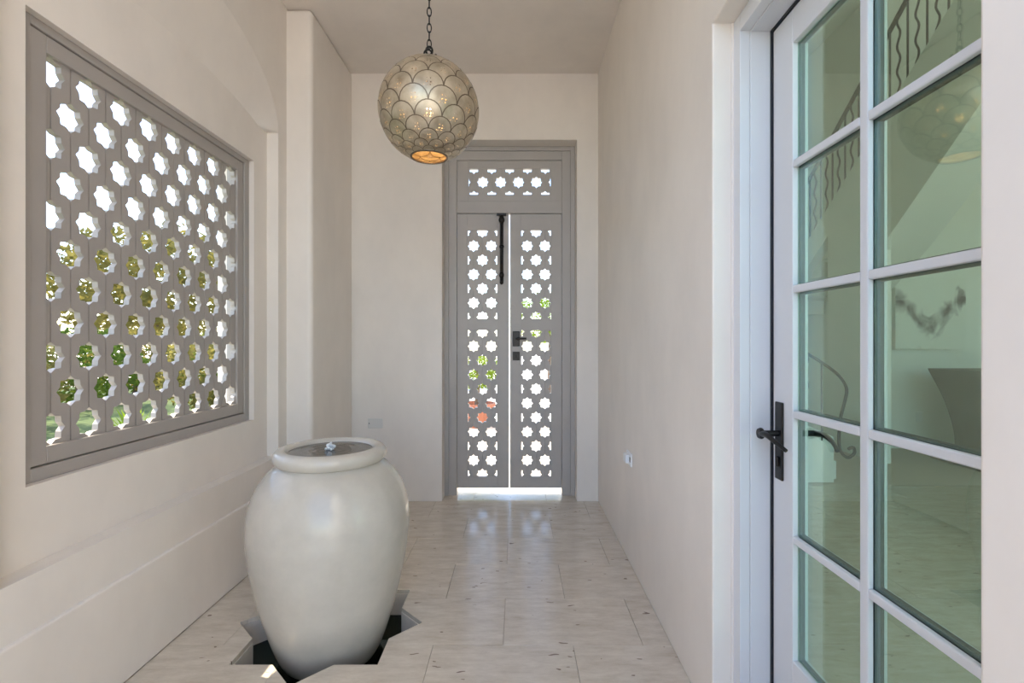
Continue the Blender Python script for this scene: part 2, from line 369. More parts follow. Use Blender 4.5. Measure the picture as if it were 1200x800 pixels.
tag(box('wall_court_return', 0.66, 0.90, -1.5, Y0, 0, CEIL+0.30, 'plaster_out'), 'white court wall beside the glazed door', 'wall', kind='structure')
tag(link('wall_hall_dimmer', plate('wall_hall_dimmer', rect(0.66, 7.2, 0, HC), [rect(1.3, 6.6, -0.1, 3.9)], lambda u, v, w_: (u, -1.5-w_, v), 0.2), 'plaster_int'), 'unseen hall front wall added to dim the hall, with a wide opening', 'wall', kind='structure')  # added out of view to cut the daylight in the hall
tag(box('ceiling_hall', 0.70, 7.2, -1.5, 7.8, HC, HC+0.2, 'plaster_int'), 'high white ceiling of the stair hall', 'ceiling', kind='structure')
tag(box('wall_court_shade', -1.80, -1.583, -6.0, Y0, 0, 2.3, 'plaster_out'), 'unseen white court wall added to shade the court floor', 'wall', kind='structure')  # added out of view to block sun and warm bounce from the court
# --- outdoor ground
gr = link('ground', plate('ground', rect(-60, 60, -50, 70), [rect(-1.60, 7.0, -1.5, 7.6)], lambda u, v, w_: (u, v, -0.02-w_), 0.05), 'paving')
tag(gr, 'sunlit pale paving around the house', 'ground', kind='structure')
lw = box('lawn', -30, -2.6, -6, 14, -0.019, 0.01, 'lawn')
tag(lw, 'green lawn beyond the pierced window', 'lawn', kind='structure')

# ================================================================== PIERCED WINDOW
win = empty('window_1', (-1.611, WY0, WZ0)); tag(win, 'grey pierced wooden window screen of star-cut boards in the niche', 'window', kind='structure')
FW, SW, FT = 0.046, 0.060, 0.030
def wpart(name, y0, y1, z0, z1, xf, t, bev=0.003): return box(name, xf-t, xf, y0, y1, z0, z1, 'grey', win, bev)
wpart('frame_jamb', WY0, WY0+FW, WZ0, WZ1, -1.611, 0.09); wpart('frame_jamb', WY1-FW, WY1, WZ0, WZ1, -1.611, 0.09)
wpart('frame_head', WY0+FW, WY1-FW, WZ1-FT, WZ1, -1.611, 0.09); wpart('frame_sill', WY0+FW, WY1-FW, WZ0, WZ0+FW, -1.611, 0.09)
a0, a1, b0, b1 = WY0+FW+.004, WY1-FW-.004, WZ0+FW+.004, WZ1-FT-.002
wpart('sash_stile', a0, a0+SW, b0, b1, -1.619, 0.055); wpart('sash_stile', a1-SW, a1, b0, b1, -1.619, 0.055)
wpart('sash_rail', a0+SW, a1-SW, b1-SW, b1, -1.619, 0.055); wpart('sash_rail', a0+SW, a1-SW, b0, b0+SW, -1.619, 0.055)
box('sash_backing', -1.70, -1.65, WY0, WY0+FW+.03, WZ0, WZ1, 'grey', win); box('sash_backing', -1.70, -1.65, WY1-FW-.03, WY1, WZ0, WZ1, 'grey', win)
px0 = a0+SW; px1 = a1-SW; pitch = .0771; col0 = 1.7255; pz0, pz1 = b0+SW-.012, b1-SW+.012
zt, zp, SR = 2.2415, 0.2493, 0.0555
bcache = {}
for k in range(14):
    L = [(0.0, zt-i*zp-(0 if (k % 2 == 0) else zp/2)) for i in range(6 if k % 2 == 0 else 5)]
    Rr = [(pitch, zt-i*zp-(0 if (k % 2 == 1) else zp/2)) for i in range(6 if k % 2 == 1 else 5)]
    if k % 2 not in bcache:
        g = 0.0030
        bcache[k % 2] = plate('board', rect(g, pitch-g, pz0, pz1), [star(cx, cz, SR, .81) for cx, cz in L+Rr], lambda u, v, w_: (-w_, u, v), 0.017)
    b = link('board', bcache[k % 2], 'grey'); b.location = (-1.632, col0+k*pitch, 0); keep(win, b)

ws = [star(col0+c*pitch, zt-i*zp-(0 if c % 2 == 0 else zp/2), SR, .81) for c in range(15) for i in range(6 if c % 2 == 0 else 5)]
for (ya, yb, yc_) in ((px0, col0-.003, col0), (col0+14*pitch+.003, px1, col0+14*pitch)):
    keep(win, link('board', plate('board', rect(ya, yb, pz0, pz1), [star(yc_, zt-i*zp, SR, .81) for i in range(6)], lambda u, v, w_: (-1.632-w_, u, v), .017), 'grey'))
keep(win, link('screen_backing', plate('screen_backing', rect(px0, px1, pz0, pz1), ws, lambda u, v, w_: (-1.6492-w_, u, v), .006), 'grey'))
# ================================================================== CARVED DOUBLE DOORS
FYF = 4.165
trim = empty('trim_1', (-0.0625, FYF, 0)); tag(trim, 'grey wooden door frame with star-pierced transom above the carved doors', 'door frame', kind='structure')
IX0, IX1, IZ = -0.5095, 0.379, 2.831
TZ0, TZ1 = 2.384, 2.485
def tpart(name, x0, x1, y0, y1, z0, z1, bev=0.003): return box(name, x0, x1, y0, y1, z0, z1, 'grey_lit', trim, bev)
tpart('casing', DX0, DX0+.035, FYF-.012, FYF+.09, 0, DZ); tpart('casing', DX1-.035, DX1, FYF-.012, FYF+.09, 0, DZ)
tpart('casing', DX0+.035, DX1-.035, FYF-.012, FYF+.09, DZ-.035, DZ)
tpart('jamb', DX0+.035, IX0, FYF, FYF+.09, 0, DZ-.035); tpart('jamb', IX1, DX1-.035, FYF, FYF+.09, 0, DZ-.035)
tpart('head', IX0, IX1, FYF, FYF+.09, IZ, DZ-.035); tpart('transom_bar', IX0, IX1, FYF+.002, FYF+.09, TZ0, TZ1)
PT = 0.026
def screen(parent, name, xs, z0, z1, stars, y, R=0.0505, m='grey_lit'):
    for i in range(len(xs)-1):
        g = 0.0008
        h = [star(cx, cz, R) for cx, cz in stars if xs[i]-R < cx < xs[i+1]+R and z0-R < cz < z1+R]
        me = plate(name, rect(xs[i]+g, xs[i+1]-g, z0, z1), h, lambda u, v, w_: (u, y+w_, v), PT)
        keep(parent, link(name, me, m))
    h = [star(cx, cz, R) for cx, cz in stars if xs[0]-R < cx < xs[-1]+R and z0-R < cz < z1+R]
    keep(parent, link('screen_backing', plate('screen_backing', rect(xs[0], xs[-1], z0, z1), h, lambda u, v, w_: (u, y+PT+.0002+w_, v), .005), m))
TPX0, TPX1, TPZ0, TPZ1 = -0.412, 0.2857, 2.544, 2.763
ty = FYF+.014
for n_, x0, x1, z0, z1 in (('transom_stile', IX0, TPX0, TZ1, IZ), ('transom_stile', TPX1, IX1, TZ1, IZ), ('transom_rail', TPX0, TPX1, TZ1, TPZ0), ('transom_rail', TPX0, TPX1, TPZ1, IZ)):
    tpart(n_, x0, x1, ty, ty+.04, z0, z1, 0.0015)
tc = [-0.2914+i*0.1517 for i in range(-1, 5)]; th = [c+0.1517/2 for c in tc[:-1]]
st = [(c, 2.652) for c in tc]+[(c, 2.652+s*0.1211) for c in th for s in (-1, 1)]
xs = [TPX0]+sorted([c for c in tc[1:-1]]+th)+[TPX1]
xs = [xs[0]]+[x for x in xs[1:-1] if TPX0+.02 < x < TPX1-.02]+[xs[-1]]
screen(trim, 'transom_board', xs, TPZ0, TPZ1, st, ty+.004)
LY = FYF+.015; LT = 0.042; LZ0, LZ1 = 0.059, TZ0-.004
def leaf(nm, x0, x1, p0, p1, cx, label):
    L = empty(nm, ((x0+x1)/2, LY, LZ0)); tag(L, label, 'door', kind='structure')
    def bp(n, a, b, c, d): box(n, a, b, LY, LY+LT, c, d, 'grey_lit', L, 0.0015)
    bp('stile', x0, p0, LZ0, LZ1); bp('stile', p1, x1, LZ0, LZ1)
    bp('rail', p0, p1, 2.244, LZ1); bp('rail', p0, p1, 1.397, 1.491); bp('rail', p0, p1, LZ0, 0.154)
    q = 0.0752
    for (za, zb, zs) in ((1.491, 2.244, 2.233), (0.154, 1.397, 1.381)):
        ss = []
        for r in range(0, 12):
            z = zs-r*0.1211
            ss += [(cx+d, z) for d in ((0, -2*q, 2*q) if r % 2 == 0 else (-q, q))]
        screen(L, 'board', [p0, cx-q, cx, cx+q, p1], za, zb, ss, LY+.004)
    return L
ll = leaf('door_1', -0.507, -0.0705, -0.4195, -0.170, -0.295, 'grey star-pierced door leaf with the long black surface bolt')
rl = leaf('door_2', -0.0595, 0.377, 0.036, 0.289, 0.161, 'grey star-pierced door leaf with the black lever handle')
# bolt on the first leaf
bx_ = -0.131; yb_ = LY-0.016
def cyl(name, pts, r, m, parent, seg=12):
    o = link(name, tube(name, pts, r, seg), m, smooth=False); keep(parent, o)
    for p in o.data.polygons: p.use_smooth = len(p.vertices) == 4
    return o
bolt = box('bolt_plate', bx_-.016, bx_+.016, LY-.006, LY, 1.80, 2.375, 'black', ll, 0.002)
rod = cyl('bolt_rod', [(bx_, yb_, 1.815), (bx_, yb_, 2.372)], 0.010, 'black', ll)
box('bolt_keeper', bx_-.04, bx_+.04, LY-.034, LY, 2.362, 2.379, 'black', ll, 0.003)
for zc, rr, hh in ((2.325, .026, .03), (2.10, .021, .02), (1.86, .022, .03)):
    o = link('bolt_guide', lathe('bolt_guide', smoothprof([(.004, -hh), (rr*.7, -hh*.75), (rr, 0), (rr*.7, hh*.75), (.004, hh)], 4), 16), 'black', smooth=True)
    o.location = (bx_, yb_-.004, zc); keep(ll, o)
o = link('bolt_knob', lathe('bolt_knob', smoothprof([(.003, -.035), (.014, -.026), (.016, -.012), (.010, .0)], 4), 16), 'black', smooth=True); o.location = (bx_, yb_, 1.815); keep(ll, o); sub(bolt, o); sub(bolt, rod)
# lever and deadbolt on the second leaf
hx = -0.008
hp = box('handle_plate', hx-.030, hx+.030, LY-.010, LY, 1.259, 1.387, 'black', rl, 0.004)
sub(hp, cyl('handle_lever', smoothprof([(hx+.004, LY-.005, 1.322), (hx+.004, LY-.05, 1.322), (hx+.02, LY-.06, 1.324), (hx+.085, LY-.058, 1.324)], 4), 0.0085, 'black', rl))
dp = box('deadbolt_plate', hx-.030, hx+.030, LY-.010, LY, 1.141, 1.214, 'black', rl, 0.004)
sub(dp, box('deadbolt_turn', hx-.006, hx+.006, LY-.034, LY-.010, 1.160, 1.192, 'black', rl, 0.003))

# ================================================================== GLAZED DOOR
tf = empty('trim_2', (0.76, (OY0+OY1)/2, 0)); tag(tf, 'white painted frame of the glazed door set into the plaster reveal', 'door frame', kind='structure')
FI0, FI1, FZ = 0.757, 1.614, 2.316
def fp(name, x0, x1, y0, y1, z0, z1, m='white', bev=0.002): return box(name, x0, x1, y0, y1, z0, z1, m, tf, bev)
fp('jamb', .729, .762, FI1, OY1, 0, OZ); fp('jamb', .729, .762, OY0, FI0, 0, OZ); fp('head', .729, .762, FI0, FI1, FZ, OZ)
fp('jamb_stop', .762, .895, FI1-.004, OY1, 0, OZ); fp('jamb_stop', .762, .895, OY0, FI0+.004, 0, OZ); fp('head_stop', .762, .895, FI0, FI1, FZ-.004, OZ)
fp('gasket', .826, .85, FI1-.011, FI1-.0035, 0.005, FZ, 'gasket', 0); fp('gasket', .826, .85, FI0+.0035, FI0+.011, 0.005, FZ, 'gasket', 0); fp('gasket', .826, .85, FI0, FI1, FZ-.011, FZ-.0035, 'gasket', 0)
box('caulk', .722, .7295, OY1-.006, OY1, 0, OZ, 'plaster', tf)
fp('threshold', .73, .895, OY0, OY1, 0.0, 0.012, 'black', 0.002)
gd = empty('door_3', (.83, 1.185, 0.015)); tag(gd, 'white glazed door of ten panes with a black lever handle', 'door', kind='structure')
XF, XB = .832, .880
ey0, ey1 = FI0+.012, FI1-.012; ez0, ez1 = .018, FZ-.012
GY0, GY1, GZ0, GZ1 = .879, 1.490, .336, 2.202
def dpz(name, y0, y1, z0, z1, m='white', x0=XF, x1=XB, bev=0.003, par=gd): return box(name, x0, x1, y0, y1, z0, z1, m, par, bev)
dpz('stile', ey0, GY0, ez0, ez1); dpz('stile', GY1, ey1, ez0, ez1)
dpz('top_rail', GY0, GY1, GZ1, ez1); dpz('bottom_rail', GY0, GY1, ez0, GZ0)
MW = .023; pw = (GY1-GY0-.029)/2; ph = (GZ1-GZ0-4*MW)/5
my0 = GY0+pw; my1 = my0+.029
for (xa, xb, mm, bb) in ((XF, .847, 'white', .004), (.852, .866, 'spacer', 0), (.868, XB, 'white', .004)):
    nm = 'muntin' if mm == 'white' else 'spacer_bar'
    dpz(nm, my0, my1, GZ0, GZ1, mm, xa, xb, bb)
    for i in range(1, 5):
        z = GZ0+i*(ph+MW)-MW
        dpz(nm, GY0, my0, z, z+MW, mm, xa, xb, bb); dpz(nm, my1, GY1, z, z+MW, mm, xa, xb, bb)
for i in range(5):
    z = GZ0+i*(ph+MW)
    for (ya, yb) in ((GY0, my0), (my1, GY1)):
        p = dpz('glass_pane', ya, yb, z, z+ph, 'glass', .8478, .8518, 0)
        for (a, b, c, d) in ((ya, ya+.005, z, z+ph), (yb-.005, yb, z, z+ph), (ya+.005, yb-.005, z, z+.005), (ya+.005, yb-.005, z+ph-.005, z+ph)):
            dpz('glazing_seal', a, b, c, d, 'gasket', .852, .867, 0)
hy = 1.558
gp = dpz('handle_plate', hy-.021, hy+.021, .864, 1.109, 'black', XF-.008, XF, .003)
gp2 = dpz('handle_plate', hy-.021, hy+.021, .864, 1.109, 'black', XB, XB+.008, .003)
def glever(s, x):
    pts = smoothprof([(x, hy, 1.010), (x-s*.052, hy, 1.010), (x-s*.062, hy-.006, 1.010), (x-s*.064, hy-.04, 1.012), (x-s*.062, hy-.085, 1.000), (x-s*.050, hy-.125, .982)], 5)
    rr = [.0095]*12+[.0095-.004*(i/(len(pts)-13)) for i in range(len(pts)-12)]
    return cyl('handle_lever', pts, rr, 'black', gd)
sub(gp, glever(1, XF)); sub(gp2, glever(-1, XB))
o = link('lever_rose', lathe('lever_rose', [(.003, 0), (.017, 0), (.018, .004), (.015, .012), (.003, .012)], 20), 'black', smooth=False); o.rotation_euler = (0, -PI/2, 0); o.location = (XF-.058, hy, 1.010); keep(gd, o); sub(gp, o)
sub(gp, dpz('keyhole_cylinder', hy-.006, hy+.006, .905, .937, 'black', XF-.016, XF-.006, .004))

# ================================================================== FOUNTAIN: basin and vase
bas = empty('fountain_basin', (BX, BY, -0.30)); tag(bas, 'eight-pointed star basin sunk into the floor around the vase', 'basin')
WALLT = star(BX, BY, BR+.03, .765)
keep(bas, link('basin_wall', plate('basin_wall', WALLT, [star(BX, BY, BR-.004, .765)], lambda u, v, w_: (u, v, -.0205-w_), .27), 'basin'))
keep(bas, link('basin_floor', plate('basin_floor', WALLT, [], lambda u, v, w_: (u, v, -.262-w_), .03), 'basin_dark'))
keep(bas, link('basin_water', plate('basin_water', star(BX, BY, BR-.0045, .765), [[(BX+.2075*math.cos(i*PI/24), BY+.2075*math.sin(i*PI/24)) for i in range(48)]], lambda u, v, w_: (u, v, -.130-w_), .002), 'water'))
vase = empty('fountain_vase', (BX, BY, -.262)); tag(vase, 'large cream glazed vase fountain standing in the star basin', 'vase')
body = smoothprof([(.11, 0), (.135, 0), (.160, .05), (.196, .115), (.226, .165), (.258, .25), (.297, .38), (.333, .54), (.351, .675), (.354, .735), (.346, .82), (.318, .905), (.272, .972), (.234, 1.004), (.222, 1.016)], 6)
keep(vase, link('vase_body', lathe('vase_body', body, 96, (BX, BY, -.262)), 'vase', smooth=True))
rim = smoothprof([(.216, 1.010), (.236, 1.016), (.2475, 1.036), (.2465, 1.056), (.232, 1.073), (.210, 1.078), (.193, 1.070), (.184, 1.05), (.182, 1.00), (.18, .90), (.10, .86), (.003, .86)], 5)
keep(vase, link('vase_rim', lathe('vase_rim', rim, 96, (BX, BY, -.262)), 'vase', smooth=True))
def disc_ripple():
    v, f = [(0, 0, 0)], []; NR, NSg = 14, 48
    for i in range(1, NR+1):
        r = .1835*i/NR
        for k in range(NSg):
            a = 2*PI*k/NSg; v.append((r*math.cos(a), r*math.sin(a), .0016*math.sin(r*150+1.5*math.sin(3*a))*(1-r/.2)))
    for k in range(NSg): f.append((0, 1+k, 1+(k+1) % NSg))
    for i in range(NR-1):
        for k in range(NSg): a = 1+i*NSg; f.append((a+k, a+NSg+k, a+NSg+(k+1) % NSg, a+(k+1) % NSg))
    return mesh('vase_water', v, f)
M['vase_water'] = mat('vase_water', (0.06, 0.05, 0.04), 0.06, spec=0.6)
o = link('vase_water', disc_ripple(), 'vase_water', smooth=True); o.location = (BX, BY, .800); keep(vase, o)
M['froth'] = mat('water_froth', (0.75, 0.78, 0.80), 0.12, spec=0.8)
bm = bmesh.new()
for i in range(26):
    a = random.uniform(0, 2*PI); r = random.uniform(0, .024); z = random.uniform(0, .034)*(1-r/.03)
    bmesh.ops.create_icosphere(bm, subdivisions=2, radius=random.uniform(.004, .010), matrix=Matrix.Translation((r*math.cos(a), r*math.sin(a), z)))
me = bpy.data.meshes.new('water_bubble'); bm.to_mesh(me); bm.free()
o = link('water_bubble', me, 'froth', smooth=True); o.location = (BX, BY-.005, .803); keep(vase, o)

# ================================================================== PENDANT LAMP
LX, LYc, LZ, LR = (503-606)*2.36/578, 2.36, 2.402, .235
lamp = empty('pendant_lamp', (LX, LYc, LZ)); tag(lamp, 'pierced brass globe pendant lamp with fish-scale pattern hanging from a chain', 'pendant lamp')
NPH = 11; dph = 2*PI/NPH; rho = dph*.5; dm = rho*.98
def sph(m_, ph, r): th_ = 2*math.atan(math.exp(m_)); return (r*math.sin(th_)*math.cos(ph), r*math.sin(th_)*math.sin(ph), r*math.cos(th_))
m_end = math.log(math.tan((PI-math.asin(.0835/LR))/2))
nrow = 13
rings = (.34, .66, .925, 1.0); SEG = 22
for r in range(nrow):
    mc = m_end-.06-(nrow-1-r)*dm
    for k in range(NPH):
        p0 = (k+(.5 if r % 2 else 0))*dph+.30
        v, uvs, f = [], [], []
        def pt(x, y):
            m_ = min(mc+y*rho*1.03, m_end+.04)
            v.append(sph(m_, p0+x*rho*1.03, LR+.0016-.0016*y+.0003*(k % 2))); uvs.append((.5+x*.5, .5-y*.5))
        pt(0, 0)
        for q in rings:
            for s in range(SEG): a = 2*PI*s/SEG; pt(q*math.cos(a), q*math.sin(a))
        for s in range(SEG): f.append((0, 1+s, 1+(s+1) % SEG))
        for q in range(len(rings)-1):
            for s in range(SEG): a = 1+q*SEG; f.append((a+s, a+SEG+s, a+SEG+(s+1) % SEG, a+(s+1) % SEG))
        me = mesh('scale', v, f); uvl = me.uv_layers.new(name='UVMap')
        for lp in me.loops: uvl.data[lp.index].uv = uvs[lp.vertex_index]
        me.materials.append(M['scale']); me.materials.append(M['brass_dark'])
        for p in me.polygons:
            p.use_smooth = True
            if min(p.vertices) >= 1+2*SEG: p.material_index = 1
        o = link('scale', me, None, lamp)
zb = -math.sqrt(LR**2-.0835**2)
o = link('bottom_ring', lathe('bottom_ring', [(.082, zb-.004), (.088, zb-.004), (.0905, zb+.003), (.084, zb+.006), (.080, zb+.002), (.082, zb-.004)], 48), 'brass_dark', lamp, True)
o = link('top_cap', lathe('top_cap', smoothprof([(.002, LR+.012), (.02, LR+.010), (.034, LR+.004), (.05, LR-.004), (.052, LR-.012), (.03, LR-.01)], 4), 32), 'brass_dark', lamp, True)
def torus_pts(c, a, b, ax, n=20):
    return [Vector(c)+(Vector((0, 0, 1))*a*math.sin(2*PI*i/n)+Vector(ax)*b*math.cos(2*PI*i/n)) for i in range(n)]
for k in range(3):
    a = k*2*PI/3+.5; c = (.030*math.cos(a), .030*math.sin(a), LR+.021)
    link('hook_ring', tube('hook_ring', torus_pts(c, .020, .018, (math.cos(a+PI/2), math.sin(a+PI/2), 0), 16), .0045, 8, True), 'black', lamp, True)
link('hook_ring', tube('hook_ring', torus_pts((0, 0, LR+.053), .020, .015, (1, 0, 0), 16), .005, 8, True), 'black', lamp, True)
lk = [tube('chain_link', [Vector((0, 0, 0))+p for p in torus_pts((0, 0, 0), .0225, .0095, ax, 16)], .0027, 7, True) for ax in ((1, .25, 0), (-.25, 1, 0))]
z = LR+.085; i = 0
while z < CEIL-LZ-.03:
    o = link('chain_link', lk[i % 2], 'black', lamp, True); o.location = (0, 0, z); z += .0385; i += 1
link('ceiling_rose', lathe('ceiling_rose', [(.002, CEIL-LZ-.045), (.02, CEIL-LZ-.04), (.06, CEIL-LZ-.012), (.062, CEIL-LZ-.001), (.002, CEIL-LZ-.001)], 32), 'black', lamp, True)
bm = bmesh.new(); bmesh.ops.create_uvsphere(bm, u_segments=20, v_segments=12, radius=.032); me = bpy.data.meshes.new('bulb'); bm.to_mesh(me); bm.free()
o = link('bulb', me, 'bulb', lamp, True); o.location = (0, 0, .03)
link('bulb_stem', tube('bulb_stem', [(0, 0, .055), (0, 0, LR-.005)], .012, 10), 'brass_dark', lamp, True)

# ================================================================== WALL PLATES
zc = 1.3-(495.7-400)*YB/578; xc = (440-606)*YB/578
wp = empty('blank_cover_plate', (xc, YB, zc)); tag(wp, 'cream blank cover plate on the end wall beside the doors', 'cover plate')
pl_ = box('plate', xc-.060, xc+.060, YB-.007, YB, zc-.040, zc+.040, 'plate', wp, .003); sub(pl_, box('screw', xc-.052, xc-.045, YB-.009, YB-.006, zc-.004, zc+.004, 'black', wp))
yc, zc = 2.885, 1.3-(537.5-400)*2.87/578
op = empty('electrical_outlet', (RX, yc, zc)); tag(op, 'white electrical outlet with raised cover low on the smooth wall', 'outlet')
box('plate', RX-.008, RX, yc-.058, yc+.058, zc-.038, zc+.038, 'plate_w', op, .002); box('outlet_cover', RX-.030, RX-.008, yc-.02, yc+.045, zc-.025, zc+.025, 'plate_w', op, .004)
box('socket', RX-.0095, RX-.0075, yc-.042, yc-.026, zc-.014, zc+.014, 'black', op)

# ================================================================== STAIR HALL
stair = empty('staircase', (3.8, 5.2, 0)); tag(stair, 'pale staircase with iron railing seen through the glazed door', 'staircase')
A = Vector((3.86, 6.45, 2.72)); B = Vector((3.92, 4.30, 4.36))
d = B-A
# upper flight: solid body with steps on top, sloping soffit below
NSTEP = 9; v, f = [], []
W = 1.15; D = 1.15
def prism(name, prof, x0, x1, m, par):
    n = len(prof); v = [(x0, y, z) for y, z in prof]+[(x1, y, z) for y, z in prof]
    f = [tuple(range(n)), tuple(range(2*n-1, n-1, -1))]+[(i, (i+1) % n, n+(i+1) % n, n+i) for i in range(n)]
    return keep(par, link(name, mesh(name, v, f), m))
ys, ye = 7.35, 3.9; yw, yd = 6.13, 5.25
def zl(y): return A.z+(A.y-y)*(B.z-A.z)/(A.y-B.y)
prism('stringer', [(yd, zl(yd)), (ye, zl(ye)), (ye, zl(ye)-1.2), (yd, zl(yd)-1.36)], 3.86, 3.98, 'plaster_int', stair)
prism('support_wall', [(yw, zl(yw)), (yd, zl(yd)), (yd, 0), (yw, 0)], 3.86, 3.98, 'plaster_int', stair)
prism('stringer', [(ys, zl(ys)), (yw, zl(yw)), (yw, zl(yw)-.35), (ys, zl(ys)-.35)], 3.86, 3.98, 'plaster_int', stair)
prism('flight_soffit', [(5.99, zl(5.99)-.25), (ye, zl(ye)-.25), (ye, zl(ye)-1.17), (yd, zl(yd)-1.33), (5.99, zl(5.99)-1.33)], 3.98, 4.39, 'plaster_int', stair)
for i in range(11):
    y1 = ys-i*.298; z1 = zl(ys)-.20+i*.2275
    box('step', 3.98, 4.39, y1-.30, y1, z1-.14, z1+.05, 'plaster_int', stair)
# railing of the upper flight
rail = [(3.92, y, zl(y)+.88) for y in (7.3, 6.6, 6.0, 5.4, 4.8, 4.3, 3.95)]
cyl('handrail', rail, .024, 'iron', stair, 8)
i = 0; y = ys-.04
while y > 3.95:
    if i % 2 == 0: pts = [(3.92, y, zl(y)-.02), (3.92, y, zl(y)+.88)]
    else: pts = [(3.92, y+.022*math.sin(2*PI*t/26*3.5), zl(y)-.02+.90*t/26) for t in range(27)]
    cyl('baluster', pts, .0105, 'iron', stair, 6); y -= .118; i += 1
# lower flight beside the end of the entry: knee wall, first steps, scrolled rail end
kw = 4.55
def pz(px, py, Y): return ((px-606)*Y/578, Y, 1.3-(py-400)*Y/578)
kx = pz(977, 0, kw)[0]
v0 = [(kx, 0), (kx, .42), (1.6, 1.0), (1.6, 0)]
n = 4; v = [(x, kw, z) for x, z in v0]+[(x, kw+.12, z) for x, z in v0]
keep(stair, link('knee_wall', mesh('knee_wall', v, [(0, 1, 2, 3), (7, 6, 5, 4)]+[(i, (i+1) % 4, 4+(i+1) % 4, 4+i) for i in range(4)]), 'plaster_int'))
for i in range(4): box('step', kx-.30*(i+1)+.1, kx-.30*i+.1, kw+.12, kw+1.1, i*.17, (i+1)*.17, 'plaster_int', stair)
cp = smoothprof([pz(*p, kw) for p in ((905, 384), (940, 410), (965, 426), (983, 440), (992, 455), (990, 470), (985, 490), (983, 515), (985, 528), (993, 536), (1001, 531), (1000, 524), (994, 526))], 5)
cyl('handrail', cp, .014, 'iron', stair, 8)
for px, pt_, pb in ((945, 413, 505), (963, 424, 516)):
    a_ = Vector(pz(px, pt_, kw)); b_ = Vector(pz(px, pb, kw)); 
    pts = [a_+(b_-a_)*t/24+Vector(((.016*math.sin(2*PI*t/24*3) if px == 945 else 0), 0, 0)) for t in range(25)]
    cyl('baluster', pts, .009, 'iron', stair, 6)
# painting
Yp = 5.975
p0 = pz(1047, 326, Yp); p1 = pz(1129, 409, Yp)
pa = empty('abstract_painting', (p0[0], Yp, p1[2])); tag(pa, 'pale abstract canvas with smoky grey brush marks on the hall wall', 'painting')
box('stretcher', p0[0], p1[0], Yp-.03, Yp+.02, p1[2], p0[2], 'canvas_edge', pa)
me = mesh('canvas', [(p0[0], Yp-.032, p1[2]), (p1[0], Yp-.032, p1[2]), (p1[0], Yp-.032, p0[2]), (p0[0], Yp-.032, p0[2])], [(0, 1, 2, 3)])
uvl = me.uv_layers.new(name='UVMap')
for lp in me.loops:
    c = me.vertices[lp.vertex_index].co; uvl.data[lp.index].uv = ((c.x-p0[0])/(p1[0]-p0[0]), (c.z-p1[2])/(p0[2]-p1[2]))
keep(pa, link('canvas', me, 'painting'))
# flared stone pedestal
cx, cy_ = 5.12, 5.12
con = empty('stone_pedestal', (cx, cy_, 0)); tag(con, 'flared grey stone pedestal with concave sides standing before the painting', 'pedestal')
prof = smoothprof([(.38, .06), (.345, .10), (.34, .25), (.365, .45), (.42, .70), (.50, .95), (.515, 1.0)], 4)
v, f = [], []
for h, z in prof: v += [(cx-h, cy_-h*.8, z), (cx+h, cy_-h*.8, z), (cx+h, cy_+h*.8, z), (cx-h, cy_+h*.8, z)]
for k in range(len(prof)-1):
    for i in range(4): j = (i+1) % 4; f.append((k*4+i, k*4+j, (k+1)*4+j, (k+1)*4+i))
f += [(3, 2, 1, 0), tuple((len(prof)-1)*4+i for i in range(4))]
keep(con, link('pedestal_body', mesh('pedestal_body', v, f), 'console'))
box('base_plate', cx-.50, cx+.42, cy_-.40, cy_+.40, 0, .06, 'console', con, .006)
# wall sconce by the stair
qx, qy, qz = pz(999, 88, 7.45)
sc = empty('wall_sconce', (qx, 7.6, qz)); tag(sc, 'small wall lamp with a glowing cream shade above the stair', 'wall lamp')
keep(sc, link('shade', lathe('shade', smoothprof([(.03, -.20), (.07, -.15), (.095, 0), (.085, .15), (.05, .20)], 4), 24, (qx, qy, qz)), 'sconce_glow', smooth=True))
box('back_plate', qx-.04, qx+.04, 7.57, 7.6, qz-.15, qz+.1, 'iron', sc, .004); cyl('arm', [(qx, 7.58, qz-.16), (qx, 7.48, qz-.24), (qx, qy, qz-.18)], .008, 'iron', sc, 6)
# light switch on the hall wall
sx, sy, sz = pz(1077, 488, 6.0); so = box('light_switch', sx-.04, sx+.04, 5.99, 6.0, sz-.06, sz+.06, 'plate_w', None, .003); tag(so, 'small white switch plate below the painting on the hall wall', 'switch')

# ================================================================== GARDEN
def leaves(name, n, rx, ry, rz, size, hollow=.55, zb=-.85):
    v, f = [], []
    for i in range(n):
        while True:
            p = Vector((random.uniform(-1, 1), random.uniform(-1, 1), random.uniform(zb, 1)))
            if hollow < p.length < 1+.12*math.sin(p.x*9)*math.cos(p.y*7): break
        c = Vector((p.x*rx, p.y*ry, p.z*rz)); a = Vector((random.gauss(0, 1), random.gauss(0, 1), random.gauss(0, 1))).normalized(); b = a.orthogonal().normalized()
        s = size*random.uniform(.6, 1.3); k = len(v)
        v += [c-a*s, c+b*s*.42, c+a*s, c-b*s*.42]; f.append((k, k+1, k+2, k+3))
    me = bpy.data.meshes.new(name); me.from_pydata([tuple(q) for q in v], [], f); return me
LM = {'shrub': leaves('foliage', 2600, 1, .9, .8, .06), 'tree': leaves('foliage', 5200, 1, 1, .8, .05, .3)}
LMC = {}
